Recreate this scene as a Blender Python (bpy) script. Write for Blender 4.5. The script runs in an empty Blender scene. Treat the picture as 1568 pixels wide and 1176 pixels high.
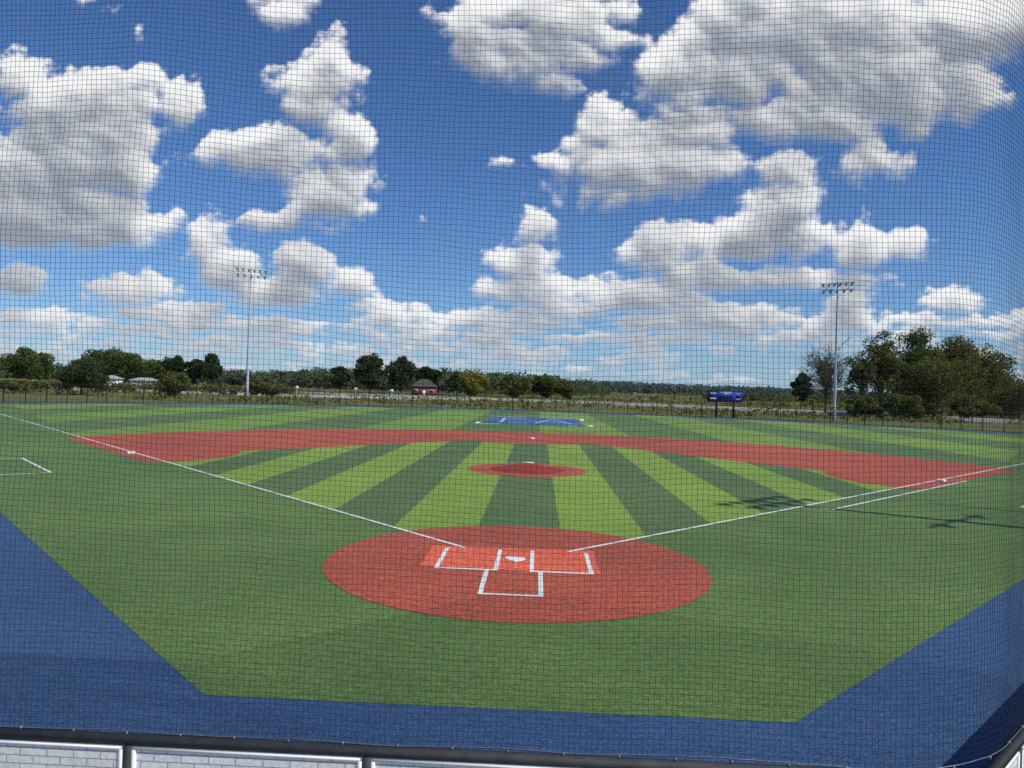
import bpy, bmesh, math, random, numpy as np
from mathutils import Vector, Matrix
from mathutils.geometry import tessellate_polygon
scene=bpy.context.scene
# ------------------------------------------------------------------ helpers
def fast_mesh(name,V,F,mats,mi=None,tint=None,uv=None,smooth=False,parent=None):
    V=np.asarray(V,np.float32);F=np.asarray(F,np.int32);k=F.shape[1]
    me=bpy.data.meshes.new(name)
    me.vertices.add(len(V));me.vertices.foreach_set('co',V.ravel())
    me.loops.add(F.size);me.loops.foreach_set('vertex_index',F.ravel())
    me.polygons.add(len(F));me.polygons.foreach_set('loop_start',np.arange(len(F),dtype=np.int32)*k)
    for m in mats: me.materials.append(m)
    if mi is not None: me.polygons.foreach_set('material_index',np.asarray(mi,np.int32))
    if smooth: me.polygons.foreach_set('use_smooth',np.ones(len(F),bool))
    if tint is not None:
        a=me.attributes.new('tint','FLOAT','POINT');a.data.foreach_set('value',np.asarray(tint,np.float32))
    me.update(calc_edges=True)
    if uv is not None:
        l=me.uv_layers.new(name='UVMap');l.data.foreach_set('uv',np.asarray(uv,np.float32)[F.ravel()].ravel())
    o=bpy.data.objects.new(name,me);scene.collection.objects.link(o)
    if parent: o.parent=parent
    return o
class Acc:
    def __init__(s): s.V=[];s.F=[];s.M=[];s.T=[];s.n=0
    def add(s,V,F,m=0,t=0.5):
        V=np.asarray(V,float);F=np.asarray(F,int)
        s.V.append(V);s.F.append(F+s.n);s.M.append(np.full(len(F),m));
        s.T.append(np.full(len(V),t) if np.isscalar(t) else np.asarray(t));s.n+=len(V)
    def obj(s,name,mats,**k):
        return fast_mesh(name,np.concatenate(s.V),np.concatenate(s.F),mats,np.concatenate(s.M),tint=np.concatenate(s.T),**k)
    def tube(s,p0,p1,r0,r1,n=6,m=0,cap=False):
        p0=np.array(p0,float);p1=np.array(p1,float);d=p1-p0;d/=np.linalg.norm(d)+1e-9
        a=np.cross(d,[0,0,1.]) if abs(d[2])<.9 else np.cross(d,[1.,0,0]);a/=np.linalg.norm(a);b=np.cross(d,a)
        th=np.arange(n)*2*math.pi/n
        c=np.cos(th)[:,None]*a+np.sin(th)[:,None]*b
        V=np.concatenate([p0+c*r0,p1+c*r1]);i=np.arange(n);j=(i+1)%n
        s.add(V,np.stack([i,j,j+n,i+n],1),m)
    def box(s,c,sz,m=0,rot=0.0,tilt=0.0):
        x,y,z=[q/2 for q in sz]
        V=np.array([[-x,-y,-z],[x,-y,-z],[x,y,-z],[-x,y,-z],[-x,-y,z],[x,-y,z],[x,y,z],[-x,y,z]])
        if tilt:
            ct,st=math.cos(tilt),math.sin(tilt);V=V@np.array([[1,0,0],[0,ct,-st],[0,st,ct]]).T
        cr,sr=math.cos(rot),math.sin(rot);V=V@np.array([[cr,-sr,0],[sr,cr,0],[0,0,1]]).T+np.array(c,float)
        s.add(V,[[0,3,2,1],[4,5,6,7],[0,1,5,4],[1,2,6,5],[2,3,7,6],[3,0,4,7]],m)
def flat(name,pts,z,mat,parent=None):
    co=[Vector((p[0],p[1],0)) for p in pts];tr=tessellate_polygon([co])
    me=bpy.data.meshes.new(name);me.from_pydata([(p[0],p[1],z) for p in pts],[],[tuple(t) for t in tr])
    me.materials.append(mat);me.update()
    bm=bmesh.new();bm.from_mesh(me)
    for f in bm.faces:
        if f.normal.z<0:f.normal_flip()
    bm.to_mesh(me);bm.free()
    o=bpy.data.objects.new(name,me);scene.collection.objects.link(o)
    if parent:o.parent=parent
    return o
def strips(name,segs,z,mat,parent=None):
    a=Acc()
    for (p,q,w) in segs:
        p=np.array(p,float);q=np.array(q,float);d=(q-p)/np.linalg.norm(q-p);n=np.array([-d[1],d[0]])*w/2
        V=[[*(p-n),z],[*(q-n),z],[*(q+n),z],[*(p+n),z]];a.add(V,[[0,1,2,3]])
    return a.obj(name,[mat],parent=parent)
def empty(name,loc=(0,0,0)):
    e=bpy.data.objects.new(name,None);e.location=loc;scene.collection.objects.link(e);return e
def perlin(x,y,seed):
    r=np.random.RandomState(seed);p=r.permutation(256);p=np.concatenate([p,p]);ang=r.rand(256)*2*np.pi
    gx,gy=np.cos(ang),np.sin(ang)
    xi=np.floor(x).astype(int);yi=np.floor(y).astype(int);xf=x-xi;yf=y-yi
    def g(ix,iy,dx,dy):
        h=p[(p[ix&255]+iy)&255];return gx[h]*dx+gy[h]*dy
    u=xf*xf*xf*(xf*(xf*6-15)+10);v=yf*yf*yf*(yf*(yf*6-15)+10)
    a=g(xi,yi,xf,yf);b=g(xi+1,yi,xf-1,yf);c=g(xi,yi+1,xf,yf-1);d=g(xi+1,yi+1,xf-1,yf-1)
    return ((a+(b-a)*u)+((c+(d-c)*u)-(a+(b-a)*u))*v)*1.5
def fbm(x,y,seed,o=5,g=.5,bil=False):
    t=0;a=1;n=0
    for i in range(o):
        q=perlin(x*2**i+17.3*i,y*2**i-9.1*i,seed+i);t=t+a*(np.abs(q) if bil else q);n+=a;a*=g
    return t/n
# ------------------------------------------------------------------ materials
def nt(name):
    m=bpy.data.materials.new(name);m.use_nodes=True;n=m.node_tree;return m,n,n.nodes['Principled BSDF']
def N(n,t,**k):
    x=n.nodes.new(t)
    for a,b in k.items():setattr(x,a,b)
    return x
def mixc(n,fac,a,b,mode='MIX'):
    x=N(n,'ShaderNodeMix',data_type='RGBA',blend_type=mode)
    for s,v in ((x.inputs[0],fac),(x.inputs[6],a),(x.inputs[7],b)):
        if isinstance(v,(int,float)):s.default_value=v
        elif isinstance(v,tuple):s.default_value=(*v,1)
        else:n.links.new(v,s)
    return x.outputs[2]
def math_(n,op,a,b=0.0,c=None):
    x=N(n,'ShaderNodeMath',operation=op)
    for s,v in zip(x.inputs,(a,b,c)):
        if v is None:continue
        if isinstance(v,(int,float)):s.default_value=v
        else:n.links.new(v,s)
    return x.outputs[0]
def noise(n,scale,vec=None,detail=4,rough=.55,sc=None):
    x=N(n,'ShaderNodeTexNoise');x.inputs['Scale'].default_value=scale;x.inputs['Detail'].default_value=detail;x.inputs['Roughness'].default_value=rough
    if vec is None:
        tc=N(n,'ShaderNodeTexCoord');vec=tc.outputs['Object']
    if sc:
        mp=N(n,'ShaderNodeMapping');mp.inputs['Scale'].default_value=sc;n.links.new(vec,mp.inputs[0]);vec=mp.outputs[0]
    n.links.new(vec,x.inputs['Vector']);return x.outputs['Fac']
def ramp(n,fac,lo,hi):
    x=N(n,'ShaderNodeMapRange');n.links.new(fac,x.inputs[0]);x.inputs[1].default_value=lo;x.inputs[2].default_value=hi;return x.outputs[0]
def simple(name,c1,c2=None,scale=5,rough=.7,metal=0,bump=0,lo=.35,hi=.65,spec=.3):
    m,n,p=nt(name);c2=c2 or tuple(v*.8 for v in c1)
    f=noise(n,scale);n.links.new(mixc(n,ramp(n,f,lo,hi),c1,c2),p.inputs['Base Color'])
    p.inputs['Roughness'].default_value=rough;p.inputs['Metallic'].default_value=metal;p.inputs['Specular IOR Level'].default_value=spec
    if bump:
        b=N(n,'ShaderNodeBump');b.inputs['Strength'].default_value=bump;b.inputs['Distance'].default_value=.01;n.links.new(f,b.inputs['Height']);n.links.new(b.outputs[0],p.inputs['Normal'])
    return m
def turf(name,c1,c2,stripe=None,speck=(.3,.35,.2),speckamt=.25):
    """synthetic turf: patchy tone + clumped blades + infill grain; optional mowing panels (width, offset, colours)"""
    m,n,p=nt(name)
    if stripe:
        tc=N(n,'ShaderNodeTexCoord');sp=N(n,'ShaderNodeSeparateXYZ');n.links.new(tc.outputs['Object'],sp.inputs[0])
        w,off,s1,s2=stripe
        e=noise(n,3.0,detail=3);xx=math_(n,'ADD',sp.outputs[0],math_(n,'MULTIPLY',math_(n,'SUBTRACT',e,.5),.14))
        q=math_(n,'FLOORED_MODULO',math_(n,'ADD',math_(n,'DIVIDE',xx,w),off),2.0)
        st=math_(n,'GREATER_THAN',q,1.0)
        ca=mixc(n,st,c1,s1);cb=mixc(n,st,c2,s2)
    else:ca,cb=c1,c2
    big=ramp(n,noise(n,.35,detail=5),.3,.7)
    col=mixc(n,big,ca,cb)
    vb=ramp(n,noise(n,.09,detail=3),.35,.65);col=mixc(n,vb,mixc(n,1.0,col,(.84,.87,.88),'MULTIPLY'),mixc(n,1.0,col,(1.12,1.09,1.05),'MULTIPLY'))
    streak=noise(n,1.0,sc=(1.0,7,1),detail=5,rough=.65)
    col=mixc(n,ramp(n,streak,.3,.75),col,mixc(n,1.0,col,(.68,.74,.73),'MULTIPLY'))
    fine=noise(n,34,detail=3,rough=.8)
    col=mixc(n,ramp(n,fine,.36,.66),mixc(n,1.0,col,(.42,.47,.44),'MULTIPLY'),mixc(n,1.0,col,(1.62,1.54,1.5),'MULTIPLY'))
    mid=noise(n,8,detail=5,rough=.75);col=mixc(n,ramp(n,mid,.36,.64),mixc(n,1.0,col,(.72,.77,.77),'MULTIPLY'),mixc(n,1.0,col,(1.25,1.22,1.18),'MULTIPLY'))
    sk=noise(n,48,detail=1);col=mixc(n,math_(n,'MULTIPLY',ramp(n,sk,.64,.74),speckamt),col,speck)
    n.links.new(col,p.inputs['Base Color']);p.inputs['Roughness'].default_value=.85;p.inputs['Specular IOR Level'].default_value=.15
    p.inputs['Sheen Weight'].default_value=.05
    b=N(n,'ShaderNodeBump');b.inputs['Strength'].default_value=.6;b.inputs['Distance'].default_value=.02
    n.links.new(fine,b.inputs['Height']);n.links.new(b.outputs[0],p.inputs['Normal'])
    return m
DG1=(.100,.180,.046);DG2=(.125,.208,.056)
M_turf=turf('turf_green',DG1,DG2,speckamt=.35)
M_inf=turf('turf_infield',(.100,.168,.054),(.112,.184,.060),(2.2,.5,(.225,.345,.048),(.245,.365,.054)))
M_out=turf('turf_outfield',(.105,.178,.054),(.118,.192,.060),(7.6,-.09+1,(.178,.288,.048),(.195,.305,.054)))
M_blue=turf('turf_blue',(.028,.080,.205),(.036,.096,.235),speck=(.34,.45,.68),speckamt=.65)
M_logo=turf('turf_logo_blue',(.045,.14,.32),(.055,.16,.35))
M_red=turf('turf_clay_red',(.42,.085,.048),(.46,.096,.056),speck=(.6,.3,.25),speckamt=.15)
M_mat=turf('turf_bright_red',(.82,.14,.075),(.84,.155,.085),speck=(.8,.4,.3),speckamt=.15)
M_mound=turf('mound_clay',(.27,.035,.024),(.33,.043,.03),speck=(.4,.2,.15),speckamt=.15)
M_white=simple('white_turf_line',(.75,.77,.75),(.60,.63,.61),20,.8)
M_pale=simple('pale_turf_lettering',(.42,.5,.62),(.34,.43,.58),5,.8)
M_plate=simple('white_rubber',(.82,.82,.8),(.7,.7,.68),9,.5)
M_char=simple('charcoal_metal',(.028,.03,.033),(.045,.047,.05),8,.7,.0)
M_black=simple('black_metal',(.012,.012,.013),(.02,.02,.022),8,.5,.4)
M_net=simple('net_twine',(.024,.024,.024),(.038,.038,.036),30,.9,spec=.1)
M_galv=simple('galvanised_steel',(.62,.64,.65),(.5,.52,.54),3,.5,.2)
M_conc=simple('concrete',(.36,.35,.32),(.28,.27,.25),2,.9)
M_fixt=simple('lamp_housing',(.16,.17,.18),(.1,.1,.11),5,.4,.6)
M_lens=simple('lamp_glass',(.5,.52,.55),(.4,.42,.45),5,.15,.2)
M_road=simple('gravel_road',(.42,.40,.36),(.33,.32,.29),.8,.95)
M_brick=simple('red_brick',(.30,.09,.06),(.22,.06,.045),3,.9)
M_roof=simple('dark_shingle',(.06,.055,.055),(.09,.085,.08),4,.9)
M_roofg=simple('grey_metal_roof',(.38,.39,.40),(.30,.31,.32),4,.6)
M_glass=simple('window_glass',(.03,.04,.05),(.05,.06,.08),1,.1)
M_wh=simple('white_siding',(.80,.80,.77),(.70,.70,.67),2,.8)
M_bark=simple('bark',(.13,.11,.085),(.075,.06,.05),6,.95)
M_sb=simple('scoreboard_blue',(.015,.04,.28),(.02,.05,.32),2,.4)
M_cables=simple('steel_cable',(.25,.26,.27),(.15,.15,.16),40,.5,.6)
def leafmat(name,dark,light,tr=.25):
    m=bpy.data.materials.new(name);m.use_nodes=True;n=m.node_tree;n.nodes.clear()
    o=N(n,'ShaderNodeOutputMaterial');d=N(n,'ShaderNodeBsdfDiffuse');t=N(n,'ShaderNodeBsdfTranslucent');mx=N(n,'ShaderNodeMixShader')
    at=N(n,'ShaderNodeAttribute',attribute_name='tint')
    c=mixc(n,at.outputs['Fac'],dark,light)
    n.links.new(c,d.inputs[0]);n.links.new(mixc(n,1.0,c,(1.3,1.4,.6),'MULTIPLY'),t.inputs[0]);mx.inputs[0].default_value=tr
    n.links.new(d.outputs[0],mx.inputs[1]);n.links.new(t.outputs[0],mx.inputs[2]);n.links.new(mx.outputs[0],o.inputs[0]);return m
L_green=leafmat('foliage_green',(.045,.070,.020),(.125,.165,.045))
L_dark=leafmat('foliage_dark',(.026,.046,.022),(.070,.100,.040))
L_olive=leafmat('foliage_olive',(.07,.082,.026),(.19,.19,.065))
L_yel=leafmat('foliage_yellow',(.12,.12,.025),(.30,.27,.06))
L_far=leafmat('foliage_far',(.068,.092,.062),(.13,.155,.095))  # leaf colours lightened to carry distance haze
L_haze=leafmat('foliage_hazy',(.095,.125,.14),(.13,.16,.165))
L_weed=leafmat('meadow_weeds',(.12,.125,.04),(.27,.25,.09))
# ------------------------------------------------------------------ camera (calibrated on the 90 ft diamond)
CX,CY,CH,YAW,PIT,ROL,FPX=0.385,-15.546,3.74,-0.0361,0.0061,0.0307,1107.2
F=np.array([math.sin(YAW)*math.cos(PIT),math.cos(YAW)*math.cos(PIT),math.sin(PIT)])
R0=np.array([math.cos(YAW),-math.sin(YAW),0]);U0=np.cross(R0,F)
R=math.cos(ROL)*R0+math.sin(ROL)*U0;U=-math.sin(ROL)*R0+math.cos(ROL)*U0
cam=bpy.data.cameras.new('camera');camo=bpy.data.objects.new('camera',cam);scene.collection.objects.link(camo)
M=Matrix(((R[0],U[0],-F[0],CX),(R[1],U[1],-F[1],CY),(R[2],U[2],-F[2],CH),(0,0,0,1)));camo.matrix_world=M
cam.sensor_width=36;cam.lens=36*FPX/1568;cam.clip_start=.1;cam.clip_end=12000;scene.camera=camo
FH=np.array([math.sin(YAW),math.cos(YAW)]);RH=np.array([math.cos(YAW),-math.sin(YAW)])
def survey(brg,dist):   # bearing (in 1/1107 of tangent about the field axis) and forward distance -> ground x,y
    p=np.array([CX,CY])+FH*dist+RH*dist*(brg-784)/FPX;return float(p[0]),float(p[1])
def y0(b):return 594.8+.0307*(b-784)
def hgt(b,top,dist):return 3.74+(y0(b)-top)*dist/FPX
# ------------------------------------------------------------------ light
SAZ=math.radians(116.8);SEL=math.radians(48)
S=Vector((math.sin(SAZ)*math.cos(SEL),math.cos(SAZ)*math.cos(SEL),math.sin(SEL)))
sl=bpy.data.lights.new('sun','SUN');sl.energy=4.0;sl.angle=math.radians(.5);sl.color=(1,.955,.88)
so=bpy.data.objects.new('sun',sl);so.rotation_euler=S.to_track_quat('Z','Y').to_euler();so.location=(30,-20,60);scene.collection.objects.link(so)
w=bpy.data.worlds.new('World');scene.world=w;w.use_nodes=True;wn=w.node_tree;bg=wn.nodes['Background']
sk=N(wn,'ShaderNodeTexSky',sky_type='NISHITA');sk.sun_disc=False;sk.sun_elevation=SEL;sk.sun_rotation=SAZ;sk.altitude=200;sk.air_density=1.0;sk.dust_density=.4;sk.ozone_density=3
x=mixc(wn,1.0,sk.outputs[0],(.54,.78,1.10),'MULTIPLY');wn.links.new(x,bg.inputs[0]);bg.inputs[1].default_value=.10
scene.view_settings.view_transform='Standard';scene.view_settings.look='None';scene.view_settings.exposure=0
# ------------------------------------------------------------------ sky: cumulus layer on a far dome (clear gaps; cloud light, shade and haze baked into emissive vertex colour)
NA,NE=1300,470
az=np.radians(np.linspace(-50,50,NA))+YAW;el=np.radians(np.linspace(-.4,37,NE))
AZ,EL=np.meshgrid(az,el)
D3=np.stack([np.sin(AZ)*np.cos(EL),np.cos(AZ)*np.cos(EL),np.sin(EL)],-1)
zf=np.maximum(D3@F,.2);u=784+FPX*(D3@R)/zf;v=588-FPX*(D3@U)/zf
blobs=[(105,165,120,68),(30,125,60,42),(135,240,140,90),(40,310,150,95),(150,345,105,55),(250,150,44,42),(232,118,26,22),(275,170,28,22),
(488,100,54,44),(480,155,66,54),(525,215,50,70),(405,240,90,46),(335,228,50,26),(505,290,78,60),(552,322,36,26),(440,345,90,16),(415,120,20,20),
(440,5,54,26),(160,3,26,12),(210,38,14,9),
(800,20,135,52),(820,85,115,56),(905,28,78,54),(735,75,72,42),(830,135,65,26),(940,60,50,26),
(1000,245,165,60),(925,175,48,44),(1070,205,80,52),(960,295,120,28),(860,250,75,26),
(1250,50,230,98),(1090,115,125,64),(1350,130,170,98),(1230,185,155,48),(1450,60,130,72),(1335,235,58,42),(1545,30,70,54),(1500,140,80,32),(1350,250,44,24),(1140,175,70,30),
(1190,262,50,42),(1205,315,68,46),(1160,366,180,42),(1340,382,95,34),(1010,388,68,36),(1080,428,120,26),(1240,434,110,18),
(822,352,32,20),(800,400,66,30),(822,445,88,30),(855,478,90,16),(985,455,110,32),(1110,492,120,26),(1000,520,90,10),
(318,372,38,40),(350,412,58,42),(460,407,46,38),(420,448,95,28),(200,445,80,28),(250,480,110,16),(540,440,40,26),(575,470,56,14),(30,435,48,28),(70,490,80,18),(380,500,120,14),(640,484,60,13),(660,512,90,10),
(1300,478,40,40),(1460,462,56,22),(1475,496,70,13),(1325,448,14,16),(745,524,42,17),(1180,516,70,12),
(-120,200,130,70),(-160,430,120,50),(1700,250,90,50),(1720,430,120,40)]
rb=np.random.RandomState(12)
for i in range(190):
    by=rb.uniform(486,582);t_=(592-by)/115.
    blobs.append((rb.uniform(-250,1800),by,rb.uniform(16,72)*(.35+t_),rb.uniform(5,15)*(.2+t_)))
sc=np.clip((590-v)/330,.16,1.0);sm=np.clip((590-v-70)/220,0,1)
def two(f1,f2):return f1*sm+f2*(1-sm)
wx=two(fbm(u/110,v/100,11,5,.55)*38,fbm(u/50,v/30,14,4)*13);wy=two(fbm(u/110+9,v/100+4,21,5,.55)*30,fbm(u/50+9,v/30+4,24,4)*7)
Uu=u+wx;Vv=v+wy
E=np.zeros_like(u);kk=3.2+3.8*sm
for (bx,by,rx,ry) in blobs:
    msk=(np.abs(Uu-bx)<rx*2.6)&(np.abs(Vv-by)<ry*2.8)
    if not msk.any():continue
    uu=Uu[msk];vv=Vv[msk];rye=np.where(vv>by,ry*.82,ry*1.05)
    q=(1-np.sqrt(((uu-bx)/rx)**2+((vv-by)/rye)**2))*min(rx,ry*1.3)
    E[msk]+=np.exp(np.clip(q/kk[msk],-40,30))
Dn=kk*np.log(E+1e-5)
Dn=np.clip(Dn,-55,200)
caul=two(fbm(u/85,v/75,31,7,.54,True)-.29,(fbm(u/36,v/24,41,6,.56,True)-.29)*.42)
wsp=two(fbm(u/70,v/50,51,6,.6),fbm(u/40,v/18,55,6,.6)*.45)
Dn=Dn+caul*66+wsp*36+2.0*sm+.2
gy=-np.gradient(Dn,axis=0)
for _ in range(4): gy=(gy+np.roll(gy,3,0)+np.roll(gy,-3,0)+np.roll(gy,3,1)+np.roll(gy,-3,1))/5
topm=np.clip(gy*.45+.5,0,1)
wdt=(46-31*topm)*(.25+.75*sc)
alpha=np.clip((Dn+4)/wdt,0,1);alpha=alpha*alpha*(3-2*alpha)
T=np.clip(Dn+2,0,60)
tau=np.zeros_like(T);dv_=37.4/NE
for j in range(1,19):
    n_=int(round(j*.28/dv_));s=np.roll(T,-n_,0);s[-n_:]=T[-1:];s=np.roll(s,-int(j*1.2),1)
    tau+=s*math.exp(-j/9.)
tau/=(sc**.8)
def blur(a,r,it=2):
    for _ in range(it):a=(a+np.roll(a,r,0)+np.roll(a,-r,0)+np.roll(a,r,1)+np.roll(a,-r,1))/5
    return a
Hh=np.sqrt(np.clip(Dn+4,0,80))*5+(caul*85+wsp*34)
Hb=blur(Hh,1,3);Hc=blur(Hh,4,6)
def lamb(h,s_):return np.clip(.5-(np.gradient(h,axis=1)*.45+np.gradient(h,axis=0))*s_,0,1)
lam=lamb(Hb,.12)*.42+lamb(Hc,.30)*.58
occ=np.exp(-blur(tau,3,4)/140.)
B=np.clip(.86*occ**.85+.56*(lam-.42)+.10,0,1)
thin=np.exp(-np.clip(Dn+3,0,99)/11.)
B=np.maximum(B,thin*.70)
B=np.clip(B,0,1);B=B*B*(3-2*B)*.5+B*.5
sh=np.array([.28,.32,.39]);lt=np.array([.96,.965,.97])
col=sh+(lt-sh)*B[...,None]
hz=np.exp(-np.degrees(EL)/3.0)[...,None]*.6
col=col*(1-hz)+np.array([.54,.65,.79])*hz
veil=np.exp(-np.degrees(np.clip(EL,0,14))/3.4)*.55
al_=alpha*.98
a2=al_+(1-al_)*veil
col=(col*al_[...,None]+np.array([.42,.59,.81])*((1-al_)*veil)[...,None])/np.maximum(a2,1e-4)[...,None]
edge=np.clip((np.degrees(np.abs(AZ-YAW))-44)/5,0,1);edge2=np.clip((np.degrees(EL)-34.5)/2.5,0,1)
a2=a2*(1-np.maximum(edge,edge2))
RD=4500.
V=D3.reshape(-1,3)*RD+np.array([0,0,3.])
ii=(np.arange(NE-1)[:,None]*NA+np.arange(NA-1)).ravel()
Fq=np.stack([ii,ii+1,ii+1+NA,ii+NA],1)
ms=bpy.data.materials.new('cumulus_clouds');ms.use_nodes=True;n=ms.node_tree;n.nodes.clear()
o=N(n,'ShaderNodeOutputMaterial');em=N(n,'ShaderNodeEmission');tp=N(n,'ShaderNodeBsdfTransparent');mx=N(n,'ShaderNodeMixShader')
at=N(n,'ShaderNodeAttribute',attribute_name='cloud');n.links.new(at.outputs['Color'],em.inputs[0]);n.links.new(at.outputs['Alpha'],mx.inputs[0])
n.links.new(tp.outputs[0],mx.inputs[1]);n.links.new(em.outputs[0],mx.inputs[2]);n.links.new(mx.outputs[0],o.inputs[0])
try: ms.cycles.emission_sampling='NONE'
except Exception: pass
sky=fast_mesh('sky',V,Fq,[ms],smooth=True)
ca=sky.data.attributes.new('cloud','FLOAT_COLOR','POINT')
ca.data.foreach_set('color',np.concatenate([col,a2[...,None]],-1).astype(np.float32).ravel())
# ------------------------------------------------------------------ terrain
m,n,p=nt('meadow');M_mead=m
f1=ramp(n,noise(n,1.0,sc=(.012,.03,1),detail=6,rough=.6),.35,.65)
f2=ramp(n,noise(n,1.0,sc=(.05,.16,1),detail=6,rough=.65),.35,.65)
f3=noise(n,2.5,detail=4,rough=.7)
c=mixc(n,f1,(.15,.165,.055),(.26,.24,.10));c=mixc(n,math_(n,'MULTIPLY',f2,.6),c,(.09,.12,.04));c=mixc(n,ramp(n,f3,.3,.7),mixc(n,1.0,c,(.7,.72,.7),'MULTIPLY'),c)
n.links.new(c,p.inputs['Base Color']);p.inputs['Roughness'].default_value=.95;p.inputs['Specular IOR Level'].default_value=.1
rr=np.array([0,60,130,200,300,450,700,1100,1800,3000,4400.]);na=96
V=[[0,40,-.03]]
for r in rr[1:]:
    for i in range(na):
        a=2*math.pi*i/na;z=-.03
        if r>140:z=-.03+.5*math.sin(a*7+r*.01)*min(1,(r-140)/500)*.8
        V.append([r*math.cos(a),40+r*math.sin(a),z])
me=bpy.data.meshes.new('ground');fs=[(0,1+i,1+(i+1)%na) for i in range(na)]
for k2 in range(len(rr)-2):
    b0=1+k2*na;b1=b0+na
    fs+=[(b0+i,b1+i,b1+(i+1)%na,b0+(i+1)%na) for i in range(na)]
me.from_pydata([tuple(q) for q in V],[],fs);me.materials.append(M_mead);me.update()
for q in me.polygons:q.use_smooth=True
go=bpy.data.objects.new('ground',me);scene.collection.objects.link(go)
# ------------------------------------------------------------------ field sheets
fence=[(-66,40),(-68,73),(-57.6,86),(-43,98),(-24,106),(0,108.5),(20,106.5),(38,99),(53,87.5),(64,76.5),(62,40)]
def cr(pts,nn=8):
    o=[];P=[np.array(q,float) for q in pts];P=[2*P[0]-P[1]]+P+[2*P[-1]-P[-2]]
    for i in range(1,len(P)-2):
        for t in np.arange(nn)/nn:
            o.append(.5*((2*P[i])+(-P[i-1]+P[i+1])*t+(2*P[i-1]-5*P[i]+4*P[i+1]-P[i+2])*t*t+(-P[i-1]+3*P[i]-3*P[i+1]+P[i+2])*t**3))
    o.append(P[-2]);return np.array(o)
arc=cr(fence[1:-1],8);fpath=np.concatenate([[fence[0]],arc,[fence[-1]]])
WXL,WXR=-4.45,3.75;WY=-10.08
flat('warning_track',[tuple(q) for q in fpath[::-1]]+[(-66,52),(-14.5,-0.0),(WXL,WY),(WXR,WY),(14,0.2),(62,48.2)],0.0,M_blue)
inner=[tuple(np.array([0,30])+(q-np.array([0,30]))*(1-4.6/np.linalg.norm(q-np.array([0,30])))) for q in arc]
flat('turf_field',[(-3.45,-7.1),(3.45,-7.1),(50,39.4),(57,48)]+inner[::-1]+[(-59,47),(-50,39.4)],.004,M_turf)
def onarc(r,x):return 18.0+math.sqrt(r*r-x*x)
RA=28.96
xs=(18+math.sqrt(2*RA*RA-18*18))/2
arcpts=[(x_,onarc(RA,x_)) for x_ in np.linspace(-xs,xs,60)]
flat('infield_turf',[(3.0,3.0)]+[(xs,xs)]+arcpts[::-1][1:-1]+[(-xs,xs)]+[(-3.0,3.0),(0,1.0)],.008,M_inf)
innf=[q for q in inner if q[1]>abs(q[0])+.2]
flat('outfield_turf',[(-xs,xs)]+arcpts[1:-1]+[(xs,xs)]+innf[::-1],.008,M_out)
ex=1.1
xo=[x_ for x_ in np.linspace(0,RA,4000) if onarc(RA,x_)>=x_-ex][-1]
outer=[(x_,onarc(RA,x_)) for x_ in np.linspace(-xo,xo,80)]
def circ(c,r,a0,a1,n):return [(c[0]+r*math.cos(math.radians(a)),c[1]+r*math.sin(math.radians(a))) for a in np.linspace(a0,a1,n)]
rc=4.9
right=[(17.0,15.9)]+circ((19.4,19.4),rc,228,150,16)
left=[(-q[0],q[1]) for q in right]
sec=circ((0,38.8),5.2,-38,-142,14)
flat('infield_clay',outer+[(xo-.3,xo-ex-.4)]+right+sec+left[::-1]+[(-xo+.3,xo-ex-.4)],.012,M_red)
flat('home_plate_clay',circ((0.05,0.05),4.05,0,355,72),.012,M_red)
flat('mound_clay_circle',circ((0,17.9),2.74,0,355,60),.012,M_red)
flat('batting_mat',[(-1.95,-.62),(1.78,-.72),(1.78,1.35),(-1.95,1.35)],.016,M_mat)
V=[];nr=14;nn=48
for i in range(nr+1):
    r=1.75*i/nr;
    for j in range(nn):
        a=2*math.pi*j/nn;t=r/1.75;hh=.25*(1-max(0,(t-.25)/.75))**1.2
        V.append([r*math.cos(a)*(1+.03*math.sin(3*a)),17.9+r*math.sin(a),.014+hh+.006*math.sin(5*a+3*r)*(t<.98)])
Fm=[[i*nn+j,(i+1)*nn+j,(i+1)*nn+(j+1)%nn,i*nn+(j+1)%nn] for i in range(nr) for j in range(nn)]
fast_mesh('pitchers_mound',V,Fm,[M_mound],smooth=True)
a=Acc();a.box((0,18.44,.285),(.61,.15,.04));a.obj('pitching_rubber',[M_plate])
def prism(name,pts,z0,z1,mat,bev=.008):
    bm=bmesh.new();b=[bm.verts.new((x_,y_,z0)) for x_,y_ in pts];t=[bm.verts.new((x_,y_,z1)) for x_,y_ in pts]
    bm.faces.new(t);bm.faces.new(b[::-1])
    for i in range(len(pts)):
        j=(i+1)%len(pts);bm.faces.new((b[i],b[j],t[j],t[i]))
    bmesh.ops.bevel(bm,geom=[e for e in bm.edges if abs(e.verts[0].co.z-z1)<1e-5 and abs(e.verts[1].co.z-z1)<1e-5],offset=bev,segments=2,affect='EDGES')
    me=bpy.data.meshes.new(name);bm.to_mesh(me);bm.free();me.materials.append(mat);o=bpy.data.objects.new(name,me);scene.collection.objects.link(o);return o
prism('home_plate',[(0,0),(.216,.216),(.216,.432),(-.216,.432),(-.216,.216)],.01,.035,M_plate)
def base(name,cx,cy,r):
    s=.19;c_,s_=math.cos(r),math.sin(r)
    prism(name,[(cx+x_*c_-y_*s_,cy+x_*s_+y_*c_) for x_,y_ in ((-s,-s),(s,-s),(s,s),(-s,s))],.012,.09,M_plate,.03)
q4=math.pi/4
base('first_base',19.4,19.13,q4);base('second_base',0,38.8,q4);base('third_base',-19.4,19.13,q4)
LZ=.020;lw=.10
r2=math.sqrt(2)
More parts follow.
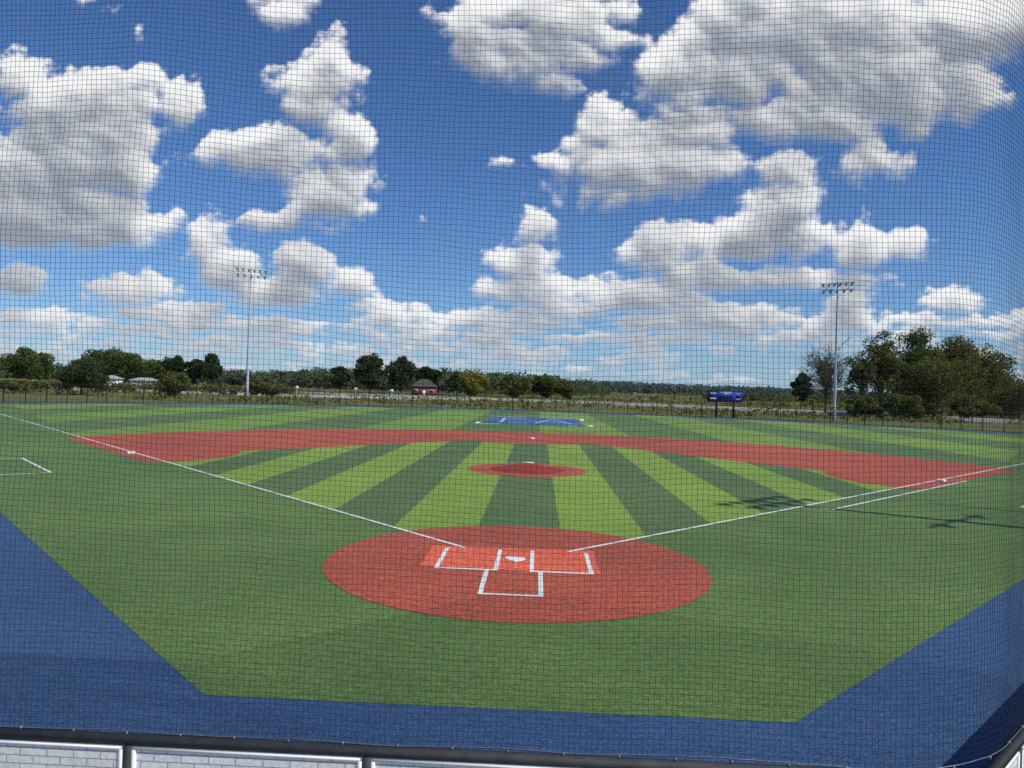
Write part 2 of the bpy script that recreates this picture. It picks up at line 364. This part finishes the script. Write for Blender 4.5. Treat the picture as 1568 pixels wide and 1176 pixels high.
strips('foul_line',[((1.2,1.2),(71,71),lw)],LZ,M_white);strips('foul_line',[((-1.2,1.2),(-68,68),lw)],LZ,M_white)
bw=.09
def bbox(s):
    xi,xo_=.37*s,1.59*s;y1,y2=-.70,1.13
    return [((xi,y1),(xi,y2),bw),((xo_,y1),(xo_,y2),bw),((xi-s*bw/2,y1-bw/2),(xo_+s*bw/2,y1-bw/2),bw)]
strips('batters_box',bbox(-1),LZ,M_white);strips('batters_box',bbox(1),LZ,M_white)
strips('catchers_box',[((-.55,-.79-.0),(-.55,-2.44),bw),((.55,-.79),(.55,-2.44),bw),((-.595,-2.485),(.595,-2.485),bw)],LZ,M_white)
d=.914*r2;l0=13.7/r2;l1=28.5/r2
strips('running_lane',[((l0+.05+.0,l0-.05),(l0+d/2+.0,l0-d/2),lw),((l0+d/2-.04,l0-d/2-.04),(l1+d/2,l1-d/2),lw)],LZ,M_white)
def al(s,o_,sg):
    return (sg*(s+o_)/r2,(s-o_)/r2)
for sg in (-1,1):
    strips('coaches_box',[(al(20.6,4.75,sg),al(26.7,4.75,sg),lw),(al(20.65,4.85,sg),al(20.65,7.8,sg),lw),(al(26.65,4.85,sg),al(26.65,7.8,sg),lw)],LZ,M_white)
lg=empty('field_logo',(0,0,0))
flat('panel',[(-5.2,60),(5.4,60),(5.4,79),(-5.2,79)],.016,M_logo,lg)
strips('border',[((-5.9,59.4),(-3.4,59.4),.5),((3.6,59.4),(6.1,59.4),.5),((-5.9,79.6),(-1,79.6),.5),((1,79.6),(6.1,79.6),.5),((-5.9,59.65),(-5.9,63),.5),((6.1,59.65),(6.1,63),.5),((6.1,73),(6.1,79.35),.5)],.020,M_white,lg)
def text(name,s,size,loc,rot,mat,parent,ext=0):
    c=bpy.data.curves.new(name,'FONT');c.body=s;c.size=size;c.align_x='CENTER';c.align_y='CENTER';c.extrude=ext;c.materials.append(mat)
    o=bpy.data.objects.new(name,c);o.location=loc;o.rotation_euler=rot;scene.collection.objects.link(o)
    if parent:o.parent=parent
    return o
strips('badge',[((-3.6,63),(-3.6,75),.35),((-3.4,75.2),(-.8,75.2),.7),((.2,64),(2.2,75),.35),((2.4,75),(4.2,64),.35),((-3.0,63),(-.6,63),.7),((1.0,68),(3.4,68),.6)],.022,M_pale,lg)
text('turf_numeral','P',1.0,(-14.0,2.75,.008),(0,0,q4),M_white,None)
# ------------------------------------------------------------------ backstop wall + net
wall=[(WXL-10.2,WY+10.2),(WXL,WY),(WXR,WY),(WXR+10.2,WY+10.2)]
m,n,p=nt('white_brick_panel');M_wb=m
tc=N(n,'ShaderNodeTexCoord');br=N(n,'ShaderNodeTexBrick');n.links.new(tc.outputs['UV'],br.inputs['Vector'])
br.inputs['Scale'].default_value=1;br.inputs['Brick Width'].default_value=.21;br.inputs['Row Height'].default_value=.062;br.inputs['Mortar Size'].default_value=.005;br.inputs['Mortar Smooth'].default_value=.4
br.inputs['Color1'].default_value=(.84,.83,.80,1);br.inputs['Color2'].default_value=(.74,.73,.71,1);br.inputs['Mortar'].default_value=(.42,.42,.42,1)
fn=noise(n,30);cc=mixc(n,ramp(n,fn,.3,.7),br.outputs[0],mixc(n,1.0,br.outputs[0],(.80,.80,.79),'MULTIPLY'));n.links.new(cc,p.inputs['Base Color']);p.inputs['Roughness'].default_value=.6
hh=math_(n,'ADD',math_(n,'MULTIPLY',br.outputs['Fac'],-1.0),math_(n,'MULTIPLY',fn,.5))
b=N(n,'ShaderNodeBump');b.inputs['Strength'].default_value=.8;b.inputs['Distance'].default_value=.012;n.links.new(hh,b.inputs['Height']);n.links.new(b.outputs[0],p.inputs['Normal'])
bw_=empty('backstop_wall')
fr=Acc();TOP=.985
tr=Acc()
for i in range(3):
    p0=np.array(wall[i]);p1=np.array(wall[i+1]);L=np.linalg.norm(p1-p0);dd=(p1-p0)/L;nn_=np.array([-dd[1],dd[0]]);rot=math.atan2(dd[1],dd[0])
    mid=(p0+p1)/2
    fr.box((*mid,TOP-.03),(L-(.05 if i!=1 else -.02),.075,.06),0,rot)
    fr.box((*mid,.035),(L-.1,.07,.07),0,rot)
    if i==1: posts=[s-WXL for s in (-2.66,-.82,1.02,2.86)]
    else: posts=list(np.arange(.9,L,1.84))
    for s in posts:
        c0=p0+dd*s;fr.box((*c0,.50),(.065,.09,TOP-.065-.07),0,rot)
    uvV=[[0,.01],[L,.01],[L,.86],[0,.86]]
    for off in (-.03,.03):
        a_=p0+nn_*off;b_=p1+nn_*off
        Vp=[[*a_,.07],[*b_,.07],[*b_,TOP-.06],[*a_,TOP-.06]]
        fast_mesh('panel',Vp,[[0,1,2,3]],[M_wb],uv=uvV,parent=bw_)
    pe=[0]+posts+[L]
    for s0,s1 in zip(pe[:-1],pe[1:]):
        if s1-s0<.3:continue
        c0=p0+dd*(s0+s1)/2-nn_*.034;tr.box((*c0,TOP-.078),(s1-s0-.10,.02,.018),0,rot)
        for s in (s0+.05,s1-.05):
            c0=p0+dd*s-nn_*.034;tr.box((*c0,.485),(.03,.02,TOP-.09-.07),0,rot)
fr.obj('frame',[M_char],parent=bw_);tr.obj('trim',[M_wh],parent=bw_)
s_tot=9.5
def netplan(s):   # s: arc length from centre, rounded 45 degree corners
    s=np.asarray(s,float);a=np.abs(s);rad=1.6;th=math.pi/4;c0=np.where(s<0,-WXL,WXR)-rad*math.tan(th/2);al_=rad*th
    t=np.clip((a-c0)/rad,0,th)
    x=np.minimum(a,c0)+rad*np.sin(t)+np.clip(a-c0-al_,0,None)*math.cos(th)
    y=rad*(1-np.cos(t))+np.clip(a-c0-al_,0,None)*math.sin(th)
    return np.sign(s)*x,-10.06+y
def netpt(s,z):
    x,y=netplan(s)
    sag=np.sin(np.clip((z-1.0)/8.5,0,1)*np.pi)
    y=y+sag*(.10*perlin(s*.5+3,z*.35,5)+.12)
    dz=-.05*sag*np.cos(s*.9)+.030*perlin(s*.9,z*.8,7)+.010*perlin(s*4,z*4,9)
    dx=.035*perlin(s*.7+30,z*.9,8)*sag+.010*perlin(s*4+9,z*4,12)
    return np.stack([x+dx,y,z+dz],-1)
def prisms(Pts,r):
    n_,m_,_=Pts.shape
    T_=np.gradient(Pts,axis=1);T_/=np.linalg.norm(T_,axis=2,keepdims=True)
    ref=np.zeros_like(T_);ref[...,1]=1
    A_=np.cross(T_,ref);A_/=np.linalg.norm(A_,axis=2,keepdims=True);B_=np.cross(T_,A_)
    V_=np.stack([Pts+r*(math.cos(a)*A_+math.sin(a)*B_) for a in (0,2.094,4.189)],2).reshape(-1,3)
    i,j,k_=np.meshgrid(np.arange(n_),np.arange(m_-1),np.arange(3),indexing='ij')
    id_=lambda i,j,k_:(i*m_+j)*3+k_
    F_=np.stack([id_(i,j,k_),id_(i,j,(k_+1)%3),id_(i,j+1,(k_+1)%3),id_(i,j+1,k_)],-1).reshape(-1,4)
    return V_,F_
CELL=.0425;NR=.0015
na_=Acc()
ss=np.arange(-s_tot,s_tot,CELL);zz=np.linspace(1.0,9.6,44);Sg,Zg=np.meshgrid(ss,zz,indexing='ij');na_.add(*prisms(netpt(Sg,Zg),NR))
z2=np.arange(1.0,9.6,CELL);s2=np.linspace(-s_tot,s_tot,110);Zg,Sg=np.meshgrid(z2,s2,indexing='ij');na_.add(*prisms(netpt(Sg,Zg),NR))
net=na_.obj('backstop_net',[M_net])
ca_=Acc();s3=np.linspace(-s_tot,s_tot,160)
for zc,rr_ in ((1.006,.0045),(9.62,.008)):
    Pn=netpt(s3,np.full_like(s3,zc))[None];ca_.add(*prisms(Pn,rr_))
for s in np.arange(-9,9,.42):
    x_,y_=netplan(s);ca_.box((float(x_),float(y_),.992),(.012,.02,.03))
ca_.obj('net_cable',[M_cables])
a=Acc();x_,y_=netplan(-9.6);a.tube((x_,y_,0),(x_,y_,9.8),.11,.09,10);a.tube((x_,y_,0),(x_,y_,.05),.22,.22,10);a.obj('net_pole',[M_black])
a=Acc();a.tube((22.3,7.7,0),(22.3,7.7,9.2),.09,.07,10);a.tube((22.3,7.7,0),(22.3,7.7,.05),.2,.2,10);a.tube((22.3,7.7,9.2),(22.3,7.7,9.3),.09,.02,10);a.obj('net_pole',[M_black])
flat('concrete_concourse',[(-30,-30),(30,-30),(30,-.0),(14,-.0),(3.75,-10.3),(-4.45,-10.3),(-15,0),(-30,0)],-.004,M_conc)
# ------------------------------------------------------------------ outfield fence
fe=empty('outfield_fence');a=Acc();FHt=2.4
seg=np.linalg.norm(np.diff(fpath,axis=0),axis=1);cum=np.concatenate([[0],np.cumsum(seg)])
def fp(s):return np.array([np.interp(s,cum,fpath[:,0]),np.interp(s,cum,fpath[:,1])])
ns=int(cum[-1]/2.4)
pp=[fp(s) for s in np.linspace(0,cum[-1],ns)]
for i,q in enumerate(pp):
    a.tube((*q,0),(*q,FHt+.05),.055,.055,6)
    if i:
        for zr in (FHt,.08): a.tube((*pp[i-1],zr),(*q,zr),.032,.032,5)
a.obj('posts_and_rails',[M_black],parent=fe)
m=bpy.data.materials.new('chain_link');m.use_nodes=True;n=m.node_tree;n.nodes.clear()
o=N(n,'ShaderNodeOutputMaterial');dfs=N(n,'ShaderNodeBsdfDiffuse');dfs.inputs[0].default_value=(.015,.015,.016,1);tp=N(n,'ShaderNodeBsdfTransparent');mx=N(n,'ShaderNodeMixShader')
tc=N(n,'ShaderNodeTexCoord');sp=N(n,'ShaderNodeSeparateXYZ');n.links.new(tc.outputs['UV'],sp.inputs[0])
g=[]
for op in ('ADD','SUBTRACT'):
    d_=math_(n,'FRACT',math_(n,'DIVIDE',math_(n,op,sp.outputs[0],sp.outputs[1]),.075));g.append(math_(n,'LESS_THAN',d_,.10))
n.links.new(math_(n,'MAXIMUM',g[0],g[1]),mx.inputs[0]);n.links.new(tp.outputs[0],mx.inputs[1]);n.links.new(dfs.outputs[0],mx.inputs[2]);n.links.new(mx.outputs[0],o.inputs[0])
V=[];uv=[];Fq=[]
for i,(q,s) in enumerate(zip(pp,np.linspace(0,cum[-1],ns))):
    V+=[[*q,.05],[*q,FHt]];uv+=[[s,0],[s,FHt]]
    if i:Fq.append([2*i-2,2*i,2*i+1,2*i-1])
fast_mesh('chain_link_mesh',V,Fq,[m],uv=uv,parent=fe)
# ------------------------------------------------------------------ light poles
def light_pole(x,y,tx,ty,H=21.2,lower=None,wid=5.2):
    e=empty('light_pole',(x,y,0));rot=math.atan2(ty-y,tx-x)-math.pi/2
    a=Acc();a.tube((0,0,0),(0,0,1.6),.34,.32,12,1);a.tube((0,0,1.6),(0,0,H),.25,.13,12,0);a.tube((0,0,H),(0,0,H+.15),.13,.02,12,0)
    a.obj('shaft',[M_galv,M_conc],parent=e,smooth=True)
    a=Acc();cr_,sr_=math.cos(rot),math.sin(rot)
    def L(px,py,pz):return (px*cr_-py*sr_,px*sr_+py*cr_,pz)
    rows=[(H-.25,6),(H-1.35,5)]
    if lower:rows.append((lower,3))
    for zr,k_ in rows:
        a.tube(L(-wid/2,.16,zr),L(wid/2,.16,zr),.06,.06,6)
        for j in range(k_):
            xx=(-.5+(j+.5)/k_)*wid*1.02
            a.tube(L(xx,.16,zr),L(xx,.16,zr-.2),.04,.04,5)
            a.tube(L(xx,.1,zr-.2),L(xx,.5,zr-.40),.10,.22,8)
            a.tube(L(xx,.5,zr-.40),L(xx,.51,zr-.405),.22,.02,8,1)
            a.box(L(xx,-.02,zr-.1),(.2,.22,.18),0,rot)
    a.tube(L(-wid/2,.1,H-.25),L(-wid/4,.1,H-1.35),.03,.03,5);a.tube(L(wid/2,.1,H-.25),L(wid/4,.1,H-1.35),.03,.03,5)
    a.obj('lamps',[M_fixt,M_lens],parent=e)
light_pole(-55.7,122.2,0,50,H=25.4,wid=6.2);light_pole(48.9,104.5,0,40,H=22.8,wid=5.2);light_pole(25.0,1.9,0,30,lower=14.0,wid=4.2)
# ------------------------------------------------------------------ scoreboard
sb=empty('scoreboard',(31.2,104.6,0));sb.rotation_euler=(0,0,.22)
a=Acc();a.box((0,0,3.5),(6.0,.35,1.75),0)
for s in (-1,1):
    a.box((s*3.04,0,3.5),(.08,.42,1.85),1);a.box((0,0,3.5+s*.91),(6.0,.42,.07),1);a.box((s*1.55,.02,1.3),(.2,.25,2.6),2)
a.obj('cabinet',[M_sb,M_black,M_black],parent=sb)
a=Acc()
for cx_,cz,w_,h_ in [(-2.2,3.95,1.0,.22),(2.2,3.95,.8,.12),(-2.2,3.1,1.1,.26),(2.2,3.1,.8,.14),(0,4.15,2.0,.10)]:
    k_=max(3,int(w_/.16))
    for j in range(k_):a.box((cx_-w_/2+(j+.5)*w_/k_,-.185,cz),(w_/k_*.6,.02,h_),0)
for cx_ in (-.9,-.3,.3,.9):a.box((cx_,-.185,3.5),(.4,.02,.5),1)
for cx_ in (-2.2,2.2):a.box((cx_,-.185,3.5),(.8,.02,.38),1)
a.obj('lettering',[M_wh,M_black],parent=sb)
# ------------------------------------------------------------------ buildings, road
def house(name,b,d,W,Dp,Hw,Hr,mw,rot=.1,rf=None,ws=1.0):
    x,y=survey(b,d);e=empty(name,(x,y,0));e.rotation_euler=(0,0,rot)
    a=Acc();a.box((0,0,Hw/2),(W,Dp,Hw));a.obj('walls',[mw],parent=e)
    hw,hd=W/2+.4,Dp/2+.4
    me=bpy.data.meshes.new('roof');rg=W/2-Dp*.4
    me.from_pydata([(-hw,-hd,Hw+.01),(hw,-hd,Hw+.01),(hw,hd,Hw+.01),(-hw,hd,Hw+.01),(-rg,0,Hw+Hr),(rg,0,Hw+Hr)],[],[(0,1,5,4),(1,2,5),(2,3,4,5),(3,0,4),(3,2,1,0)])
    me.materials.append(rf or M_roof);o=bpy.data.objects.new('roof',me);scene.collection.objects.link(o);o.parent=e
    a=Acc()
    for s in (-.32,.32):
        a.box((s*W,-Dp/2-.02,Hw*.55),(1.1*ws,.06,1.0*ws),0);a.box((s*W,-Dp/2-.01,Hw*.55),(1.3*ws,.03,1.2*ws),1)
    a.box((0,-Dp/2-.02,1.05),(1.0,.06,2.1),1);a.obj('windows_and_door',[M_glass,M_wh],parent=e)
house('brick_house',650,255,8.5,7,3.4,2.6,M_brick)
house('white_house',172,200,4,4,3.0,1.0,M_wh,rf=M_roofg,ws=.6);house('white_house',222,215,7,4.5,2.7,.9,M_wh,rf=M_roofg,ws=.7)
def ribbon(name,pts,w_,z,mat):
    P_=cr(pts,10);T_=np.gradient(P_,axis=0);T_/=np.linalg.norm(T_,axis=1,keepdims=True);N_=np.stack([-T_[:,1],T_[:,0]],1)
    n_=len(P_);V_=np.concatenate([np.c_[P_+N_*w_/2,np.full(n_,z)],np.c_[P_-N_*w_/2,np.full(n_,z)],np.c_[P_+N_*(w_/2+1),np.full(n_,-.6)],np.c_[P_-N_*(w_/2+1),np.full(n_,-.6)]])
    i=np.arange(n_-1);Fq=np.concatenate([np.stack([i+n_,i+1+n_,i+1,i],1),np.stack([i+1,i+1+2*n_,i+2*n_,i],1),np.stack([i+n_,i+3*n_,i+1+3*n_,i+1+n_],1)])
    fast_mesh(name,V_,Fq,[mat])
ribbon('gravel_road',[(-260,190),(-150,200),(-80,205),(-30,206),(20,195),(62,170),(95,130),(120,90)],11,.6,M_road)
ribbon('gravel_road',[(-120,165),(-80,168),(-50,172),(-30,182),(-20,206)],9,.45,M_road)
for b,d in ((545,185),(600,170),(455,190)):
    x,y=survey(b,d);a=Acc();a.tube((x,y,0),(x,y,2.6),.05,.05,6);a.box((x,y-.06,2.3),(.8,.04,.7));a.obj('road_sign',[M_wh])
# ------------------------------------------------------------------ vegetation
def leafquads(P_,size,rng):
    n_=len(P_);a_=rng.normal(size=(n_,3));a_/=np.linalg.norm(a_,axis=1,keepdims=True);b_=rng.normal(size=(n_,3));b_-=a_*(a_*b_).sum(1,keepdims=True);b_/=np.linalg.norm(b_,axis=1,keepdims=True)
    s=size*rng.uniform(.6,1.3,(n_,1));V_=np.stack([P_-a_*s,P_-b_*s*.6,P_+a_*s,P_+b_*s*.6],1).reshape(-1,3)
    return V_,np.arange(n_*4).reshape(-1,4)
def tree(name,b,top,wpx,dist,mat,seed,trunk=.22,lsz=None,ncl=34,lpc=190,bare=False,H=None,cs=1.0):
    rng=np.random.RandomState(seed);x,y=survey(b,dist);H=H or hgt(b,top,dist);W=wpx*dist/FPX
    a=Acc();zt=H*trunk;r0=max(.12,H*.020)
    pts=[np.array([0,0,0.])]
    for i in range(1,5):pts.append(np.array([rng.normal()*.02*H,rng.normal()*.02*H,H*.78*i/4]))
    for i in range(4):a.tube(pts[i],pts[i+1],r0*(1-i*.22),r0*(1-(i+1)*.22),7)
    cz=(zt+H)/2;rz=(H-zt)/2;rx=W/2
    cls=[]
    for i in range(ncl):
        dv=rng.normal(size=3);dv/=np.linalg.norm(dv);r=rng.uniform(.15,.80)
        c=np.array([dv[0]*rx*r,dv[1]*rx*r,cz+dv[2]*rz*r])
        k_=1-.25*max(0,(c[2]-cz)/rz);c[:2]*=k_
        cls.append(c)
    for c in cls:
        t=rng.uniform(.25,.8);s_=pts[0]+(pts[4]-pts[0])*t
        if s_[2]>c[2]:s_=np.array([0,0,max(zt*.5,c[2]-H*.12)])
        mid=(s_+c)/2+rng.normal(size=3)*.04*H
        a.tube(s_,mid,r0*.38,r0*.22,5);a.tube(mid,c,r0*.22,r0*.08,4)
        if bare:
            for q in range(10):
                e1=c+rng.normal(size=3)*np.array([.13*W,.13*W,.07*H])+np.array([0,0,.04*H]);a.tube(mid+(c-mid)*rng.uniform(0,1),e1,r0*.16,r0*.07,3)
                for q2 in range(3):
                    a.tube(e1*.5+c*.5,e1+rng.normal(size=3)*.05*H,r0*.10,r0*.05,3)
    lsz=lsz or max(.2,dist*.0017)
    for c in cls:
        n_=int(lpc*(.08 if bare else 1));cr_=rng.uniform(.2,.36)*min(W,H*1.1)*.62*cs
        dv=rng.normal(size=(n_,3));dv/=np.linalg.norm(dv,axis=1,keepdims=True)
        P_=c+dv*cr_*rng.uniform(.3,1.0,(n_,1))**.6*np.array([1,1,.8])
        P_=P_[P_[:,2]>.1]
        V_,F_=leafquads(P_,lsz,rng)
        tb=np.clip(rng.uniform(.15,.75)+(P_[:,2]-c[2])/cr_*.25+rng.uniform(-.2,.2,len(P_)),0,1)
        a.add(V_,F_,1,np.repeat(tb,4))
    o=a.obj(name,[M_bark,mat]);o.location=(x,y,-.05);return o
T=tree
T('oak_tree',42,531,88,260,L_green,1,.06,ncl=44)
T('cedar_tree',125,538,94,138,L_dark,2,.02,ncl=52,lpc=220)
T('oak_tree',192,525,92,230,L_green,3,.06,ncl=50)
T('oak_tree',150,528,56,235,L_green,33,.06);T('oak_tree',-30,545,80,240,L_green,35,.06)
T('oak_tree',240,545,46,250,L_green,34,.06)
T('elm_tree',268,537,42,235,L_dark,4,.05);T('elm_tree',296,539,38,235,L_dark,5,.05);T('elm_tree',323,539,40,232,L_dark,6,.05)
T('shrub',267,566,54,135,L_olive,7,.02);T('shrub',410,577,72,150,L_olive,8,.02);T('shrub',20,580,60,140,L_olive,9,.02)
T('round_tree',520,557,32,280,L_dark,10,.12)
T('oak_tree',566,539,58,280,L_dark,11,.10,ncl=44);T('oak_tree',614,542,54,285,L_dark,12,.10,ncl=44);T('oak_tree',655,548,42,300,L_dark,13,.12)
T('maple_tree',728,560,56,250,L_yel,14,.06);T('maple_tree',700,566,36,300,L_green,15,.1)
T('shrub',790,572,60,240,L_olive,16,.03);T('shrub',830,570,60,250,L_green,17,.03);T('shrub',862,576,44,250,L_olive,18,.03)
T('round_tree',1227,568,32,240,L_dark,19,.12)
T('bare_tree',1264,522,84,150,L_olive,20,.12,bare=True,ncl=34)
T('cottonwood_tree',1318,510,62,150,L_olive,21,.10,ncl=34,lpc=100,cs=.9);T('cottonwood_tree',1348,492,66,152,L_olive,22,.10,ncl=44,lpc=140)
T('cottonwood_tree',1405,494,108,158,L_green,23,.04,ncl=84,lpc=230);T('cottonwood_tree',1455,502,116,163,L_olive,24,.02,ncl=88,lpc=230);T('cottonwood_tree',1500,520,104,166,L_olive,25,.02,ncl=78,lpc=220)
T('cottonwood_tree',1430,535,140,150,L_olive,45,.0,ncl=70,lpc=170);T('cottonwood_tree',1535,554,74,168,L_green,47,.02,ncl=54,lpc=180)
T('shrub',1560,572,80,150,L_olive,26,.03);T('shrub',1610,556,90,160,L_green,27,.03);T('shrub',1385,598,70,135,L_olive,28,.02);T('shrub',1490,598,80,135,L_olive,46,.02);T('shrub',1320,606,70,140,L_olive,48,.02)
def mass(name,prof,mat,seed,step,lsz,depth,per,hmin=.55):
    rng=np.random.RandomState(seed);a=Acc();bs=np.array([q[0] for q in prof],float);b=bs[0]
    while b<bs[-1]:
        d=np.interp(b,bs,[q[2] for q in prof])*rng.uniform(1,depth);top=np.interp(b,bs,[q[1] for q in prof])
        H=max(1.0,hgt(b,top,d)*rng.uniform(hmin,1.06));x,y=survey(b,d);rw=H*rng.uniform(.45,.8)
        dv=rng.normal(size=(per,3));dv/=np.linalg.norm(dv,axis=1,keepdims=True)
        P_=np.array([x,y,H*.5])+dv*np.array([rw,rw,H*.5])*rng.uniform(.6,1,(per,1))
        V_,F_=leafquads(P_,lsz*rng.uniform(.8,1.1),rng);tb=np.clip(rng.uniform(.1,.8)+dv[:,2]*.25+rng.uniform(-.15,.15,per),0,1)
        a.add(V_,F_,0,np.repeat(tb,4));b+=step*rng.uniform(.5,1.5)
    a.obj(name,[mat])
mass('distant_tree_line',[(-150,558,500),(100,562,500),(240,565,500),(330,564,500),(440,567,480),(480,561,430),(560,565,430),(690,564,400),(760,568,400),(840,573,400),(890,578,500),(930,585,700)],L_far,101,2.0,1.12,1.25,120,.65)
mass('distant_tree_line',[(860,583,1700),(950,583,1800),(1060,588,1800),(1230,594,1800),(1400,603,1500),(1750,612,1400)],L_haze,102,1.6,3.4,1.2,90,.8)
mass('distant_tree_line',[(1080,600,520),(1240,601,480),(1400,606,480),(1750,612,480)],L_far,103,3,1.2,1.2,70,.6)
mass('hedgerow',[(-150,578,170),(60,581,160),(240,582,160),(450,590,190)],L_olive,104,5,.38,1.35,90,.5)
mass('hedgerow',[(740,588,300),(900,593,300),(1080,600,260),(1240,606,230),(1560,614,180),(1750,616,180)],L_olive,105,6,.4,1.5,60,.4)
# meadow weeds
rng=np.random.RandomState(7);a=Acc();P_=[]
for _ in range(11000):
    d=rng.uniform(118,330);b=rng.uniform(-120,1700);x,y=survey(b,d)
    if math.hypot(x,y-10)<100:continue
    if perlin(np.array([x/18.]),np.array([y/22.]),3)[0]<.0:continue
    h=rng.uniform(.3,1.1);P_+= [[x+rng.normal()*.4,y+rng.normal()*.4,h*rng.uniform(.1,1)] for _q in range(4)]
P_=np.array(P_);V_,F_=leafquads(P_,.32,rng);a.add(V_,F_,0,np.repeat(rng.uniform(0,1,len(P_)),4));a.obj('meadow_weeds',[L_weed])
